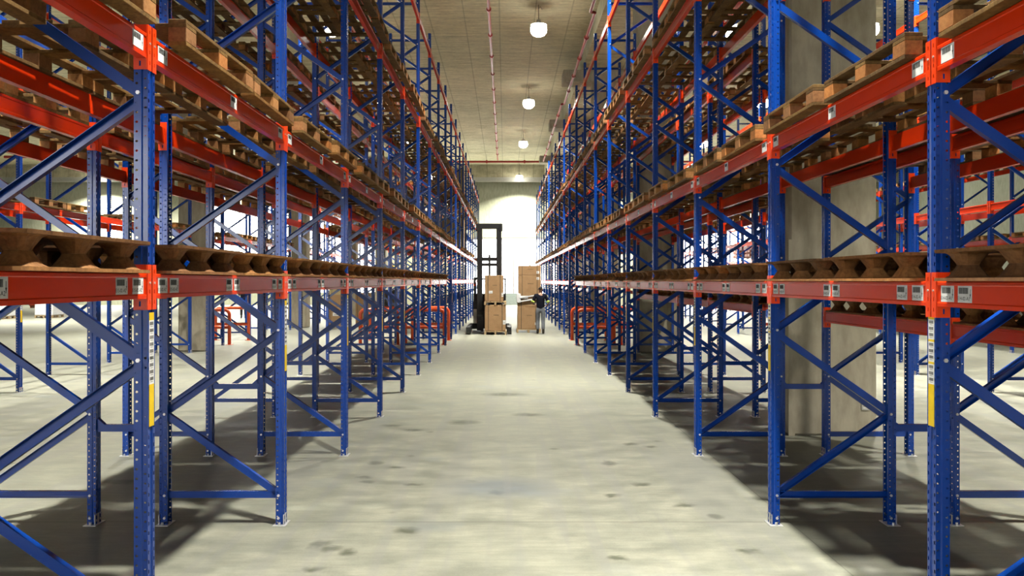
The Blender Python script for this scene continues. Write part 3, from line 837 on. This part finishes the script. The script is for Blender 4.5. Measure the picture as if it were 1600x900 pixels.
# white wrapped loads and orange bin far left
for k, (x, y, wd) in enumerate(((-27.6, 45.5, 1.6), (-27.6+2.05, 47.2, 1.0))):
    m = MB(); m.box((x-wd/2, y-.6, .145), (x+wd/2, y+.6, 1.35), M['wrap'], .03)
    tag(put('wrapped_load', m.mesh('wrapped_load')), ('wide white-wrapped load on a pallet at the far left of the hall', 'narrow white-wrapped load at the far left of the hall')[k], 'pallet load')
    pal_r(x-wd/2, x+wd/2, y-.6, y+.6, 0, ('wooden pallet under the wide white-wrapped load', 'wooden pallet under the narrow white-wrapped load')[k])
m = MB()
for x0 in (-36.2, -35.35, -34.5): m.box((x0, 64, .16), (x0+.8, 65.2, .62), M['rail_orange'], .03); m.box((x0+.05, 64.05, 0), (x0+.15, 65.1, .16), M['rail_orange']); m.box((x0+.65, 64.05, 0), (x0+.75, 65.1, .16), M['rail_orange'])
tag(put('orange_bin', m.mesh('orange_bin')), 'low orange bins on short feet near the left end of the far wall', 'bin')

# ---------------------------------------------------------------- reach truck
def reach_truck(x, y):
    o = bpy.data.objects.new('reach_truck', None); col.objects.link(o); o.location = (x, y, 0)
    K = M['black_steel']
    m = MB(); m.box((-.66, .6, .12), (.66, 1.9, 1.15), K, .05); m.box((-.66, 1.3, 1.15), (.66, 1.95, 1.5), K, .06); m.box((-.66, .35, .30), (-.30, .62, 1.25), K, .03)
    put('chassis', m.mesh('chassis'), o)
    m = MB(); m.box((-.655, .33, .35), (-.50, .352, .92), M['cream_panel'], .004); q = put('side_panel', m.mesh('side_panel'), o); q['label'] = 'cream panel'
    m = MB()
    for sx in (-.63, .63):
        for yy in (.75, 1.85): m.bar((sx, yy, 1.1), (sx, yy, 2.12), .05, .05, K, (1, 0, 0))
    m.box((-.68, .7, 2.1), (.68, 1.9, 2.16), K, .02)
    put('overhead_guard', m.mesh('overhead_guard'), o)
    for s_ in (-1, 1):
        m = MB(); m.box((s_*.78-.09, -1.25, .10), (s_*.78+.09, 1.1, .30), K, .02); m.box((min(s_*.5, s_*.8), .45, .12), (max(s_*.5, s_*.8), .85, .34), K, .02)
        g = put('outrigger', m.mesh('outrigger'), o)
        m = MB(); m.cyl((s_*.80-.07, -1.1, .14), (s_*.80+.07, -1.1, .14), .14, M['rubber'], n=20); put('wheel', m.mesh('wheel', False), g)
    m = MB(); m.cyl((-.12, 1.55, .17), (.12, 1.55, .17), .17, M['rubber'], n=20); put('drive_wheel', m.mesh('drive_wheel'), o)
    # mast: outer and inner stage, cross heads, chains and carriage
    m = MB()
    for s_ in (-1, 1):
        m.box((s_*.39-.11, .02, .08), (s_*.39+.11, .20, 3.75), K, .01)
        m.box((s_*.38-.10, -.07, .1), (s_*.38+.10, .05, 4.30), K, .01)
    m.box((-.50, -.08, 4.12), (.50, .10, 4.33), K, .02); m.box((-.52, -.09, 4.02), (-.38, .11, 4.32), K, .02); m.box((.38, -.09, 4.02), (.52, .11, 4.32), K, .02)
    m.box((-.40, .0, 2.84), (.40, .1, 2.99), K, .01); m.box((-.40, .0, 2.64), (.46, .1, 2.76), K, .01)
    put('mast', m.mesh('mast'), o)
    m = MB(); m.cyl((0, .05, .3), (0, .05, 3.08), .045, K, n=10); m.box((-.03, .02, 2.95), (.03, .08, 3.10), K, .01); put('lift_cylinder', m.mesh('lift_cylinder'), o)
    m = MB(); m.box((-.45, -.14, .35), (.45, -.08, .48), K, .01); m.box((-.45, -.14, .72), (.45, -.08, .85), K, .01)
    for s_ in (-1, 1): m.box((s_*.28-.03, -.14, .35), (s_*.28+.03, -.08, .85), K)
    put('carriage', m.mesh('carriage'), o)
    for s_ in (-1, 1):
        m = MB(); m.box((s_*.28-.05, -.18, .055), (s_*.28+.05, -.13, .6), K, .005); m.box((s_*.28-.05, -.30, .052), (s_*.28+.05, -.13, .092), K, .005); put('fork', m.mesh('fork'), o)
    m = MB(); m.cyl((-.56, .66, 2.16), (-.56, .66, 2.2), .06, K, n=12); put('beacon_base', m.mesh('beacon_base'), o)
    m = MB(); m.cyl((-.60, .45, 1.85), (-.60, .45, 1.93), .05, M['rail_orange'], n=12); m.bar((-.60, .45, 1.2), (-.60, .45, 1.86), .03, .03, K, (1, 0, 0)); q = put('signal_lamp', m.mesh('signal_lamp'), o); q['label'] = 'small orange signal lamp'
    return o
tag(reach_truck(-.62, 33.45), 'black reach truck with tall mast standing behind the carton stack', 'reach truck')
t2 = tag(reach_truck(-6.9, 50.6), 'distant black reach truck with glowing amber beacons in the next left aisle', 'reach truck')
m = MB(); m.cyl((.30, -.14, 2.86), (.30, -.08, 2.86), .10, M['beacon'], n=14); m.cyl((.30, -.14, 4.16), (.30, -.09, 4.16), .08, M['beacon'], n=14)
q = put('beacon_lamp', m.mesh('beacon_lamp'), t2); q['label'] = 'glowing amber beacon lamps'

# ---------------------------------------------------------------- people
def skin(name, verts, edges, radii, mat, parent, root=0, sub=2, loc=(0, 0, 0)):
    me = bpy.data.meshes.new(name); me.from_pydata(verts, edges, []); me.materials.append(mat)
    o = bpy.data.objects.new(name, me); col.objects.link(o); o.location = loc
    if parent is not None: o.parent = parent
    md = o.modifiers.new('skin', 'SKIN'); md.use_smooth_shade = True
    for k, r in enumerate(radii):
        sv = me.skin_vertices[0].data[k]; sv.radius = r if isinstance(r, tuple) else (r, r); sv.use_root = (k == root)
    ss = o.modifiers.new('sub', 'SUBSURF'); ss.levels = sub; ss.render_levels = sub
    return o
def chain(name, pts, radii, mat, parent, sub=2):
    return skin(name, pts, [(i, i+1) for i in range(len(pts)-1)], radii, mat, parent, 0, sub)
M['skin'] = plain('skin', (.35, .19, .12), .5); M['hair'] = plain('black_hair', (.012, .01, .009), .6)
M['navy'] = plain('navy_shirt_cloth', (.0025, .0035, .011), .9); M['jeans'] = plain('grey_jeans_cloth', (.14, .15, .17), .85)
M['hiviz'] = plain('reflective_yellow_green', (.55, .75, .12), .4); M['boot'] = plain('black_boot_leather', (.015, .013, .012), .5)
M['dark_trousers'] = plain('black_trousers_cloth', (.014, .014, .016), .85)
def person(x, y, rz, S, shirt, legs, lab, bands=True, arms='bent'):
    """facing +y in local space, 1.80 m tall at S = 1"""
    o = bpy.data.objects.new('person', None); col.objects.link(o); o.location = (x, y, 0); o.rotation_euler = (0, 0, rz); o.scale = (S, S, S)
    if arms == 'bent':
        L = dict(sh=(-.185, 0, 1.46), el=(-.315, -.02, 1.17), wr=(-.20, .21, 1.10), hd=(-.15, .28, 1.11)); R_ = dict(sh=(.185, 0, 1.46), el=(.30, -.03, 1.17), wr=(.25, .20, 1.06), hd=(.22, .28, 1.06))
    else:
        L = dict(sh=(-.185, 0, 1.46), el=(-.25, -.03, 1.16), wr=(-.24, .05, .90), hd=(-.235, .07, .82)); R_ = dict(sh=(.185, 0, 1.46), el=(.25, -.03, 1.16), wr=(.24, .05, .90), hd=(.235, .07, .82))
    v = [(0, 0, .98), (0, -.01, 1.12), (0, 0, 1.30), (0, .0, 1.44), (0, .005, 1.53), (0, .015, 1.60), (0, .02, 1.70), (0, .015, 1.765)]
    r = [(.105, .08), (.115, .085), (.15, .105), (.13, .085), (.052, .052), (.058, .062), (.078, .092), (.05, .06)]
    e = [(0, 1), (1, 2), (2, 3), (3, 4), (4, 5), (5, 6), (6, 7)]
    def add(pts, rad, at):
        for p, q in zip(pts, rad):
            v.append(p); r.append(q); e.append((at, len(v)-1)); at = len(v)-1
    for A in (L, R_): add([A['sh'], A['el'], A['wr'], A['hd']], [(.058, .058), (.042, .042), (.029, .026), (.034, .018)], 3)
    legsL = [(-.09, 0, .88), (-.10, .03, .50), (-.105, -.03, .10), (-.11, .10, .035)]; legsR = [(.09, 0, .88), (.095, -.02, .50), (.10, -.10, .10), (.105, .03, .035)]
    for A in (legsL, legsR): add(A, [(.068, .068), (.050, .052), (.036, .038), (.035, .028)], 0)
    skin('body', v, e, r, M['skin'], o)
    # head shape details: nose and ears on the far side of the head
    m = MB(); m.cyl((0, .105, 1.70), (0, .130, 1.672), .008, M['skin'], .014, 8)
    for s_ in (-1, 1): m.cyl((s_*.074, .015, 1.69), (s_*.090, .008, 1.69), .026, M['skin'], .020, 10)
    put('face_feature', m.mesh('face_feature', True), o)
    # fingers and thumbs
    for A, s_ in ((L, -1), (R_, 1)):
        w0 = Vector(A['wr']); h = Vector(A['hd']); d = (h-w0).normalized(); up = Vector((0, 0, 1)); sd = d.cross(up).normalized()
        if sd.length < .5: sd = Vector((1, 0, 0))
        for k in range(4):
            b = h+sd*(k-1.5)*.018; Lf = (.065, .075, .07, .055)[k]
            chain('finger', [b-d*.02, b+d*Lf*.5, b+d*Lf*.8-up*Lf*.35], [(.009, .009), (.008, .008), (.006, .006)], M['skin'], o, 1)
        b = (w0+h)/2; chain('thumb', [b, b+up*.03+d*.02, b+up*.04+d*.05], [(.011, .011), (.009, .009), (.007, .007)], M['skin'], o, 1)
    # shirt
    v = [(0, 0, .86), (0, -.01, 1.12), (0, 0, 1.30), (0, 0, 1.44), (0, .003, 1.50)]; r = [(.175, .128), (.160, .116), (.178, .128), (.15, .105), (.07, .07)]
    e = [(0, 1), (1, 2), (2, 3), (3, 4)]
    for A in (L, R_):
        sh = Vector(A['sh']); el = Vector(A['el'])
        at = 3
        for p, q in ((tuple(sh), (.078, .078)), (tuple(sh+(el-sh)*.72), (.065, .065))): v.append(p); r.append(q); e.append((at, len(v)-1)); at = len(v)-1
    skin('shirt', v, e, r, shirt, o)
    if bands:
        for A in (L, R_):
            sh = Vector(A['sh']); el = Vector(A['el']); d = (el-sh).normalized(); p = sh+(el-sh)*.80
            m = MB(); m.cyl(p-d*.028, p+d*.028, .069, M['hiviz'], .066, 16); q = put('sleeve_band', m.mesh('sleeve_band', True), o); q['label'] = 'reflective yellow-green sleeve band'
    # trousers
    v = [(0, 0, .97), (0, 0, 1.10)]; r = [(.165, .118), (.150, .105)]; e = [(0, 1)]
    for A in (legsL, legsR):
        at = 0
        for p, q in zip(A[:2]+[(A[2][0], A[2][1], .15)], [(.108, .105), (.078, .080), (.064, .068)]): v.append(p); r.append(q); e.append((at, len(v)-1)); at = len(v)-1
    skin('trousers', v, e, r, legs, o)
    for A in (legsL, legsR):
        a = Vector(A[2])
        skin('boot', [(a.x, a.y, .22), (a.x, a.y, .07), (a.x, a.y+.11, .052), (a.x, a.y+.19, .042)], [(0, 1), (1, 2), (2, 3)], [(.055, .055), (.052, .055), (.05, .045), (.04, .032)], M['boot'], o)
    skin('hair', [(0, .0, 1.665), (0, .0, 1.73), (0, .01, 1.785)], [(0, 1), (1, 2)], [(.080, .080), (.090, .095), (.055, .065)], M['hair'], o)
    return tag(o, lab, 'person')
person(1.37, 32.45, 0, 1.02, M['navy'], M['jeans'], 'person from behind in navy polo and grey jeans, beside the tall carton stack')
person(-14.3, 46.0, .4, 1.0, M['navy'], M['dark_trousers'], 'distant person in black trousers behind the guard rail of the next left rack', False, 'down')
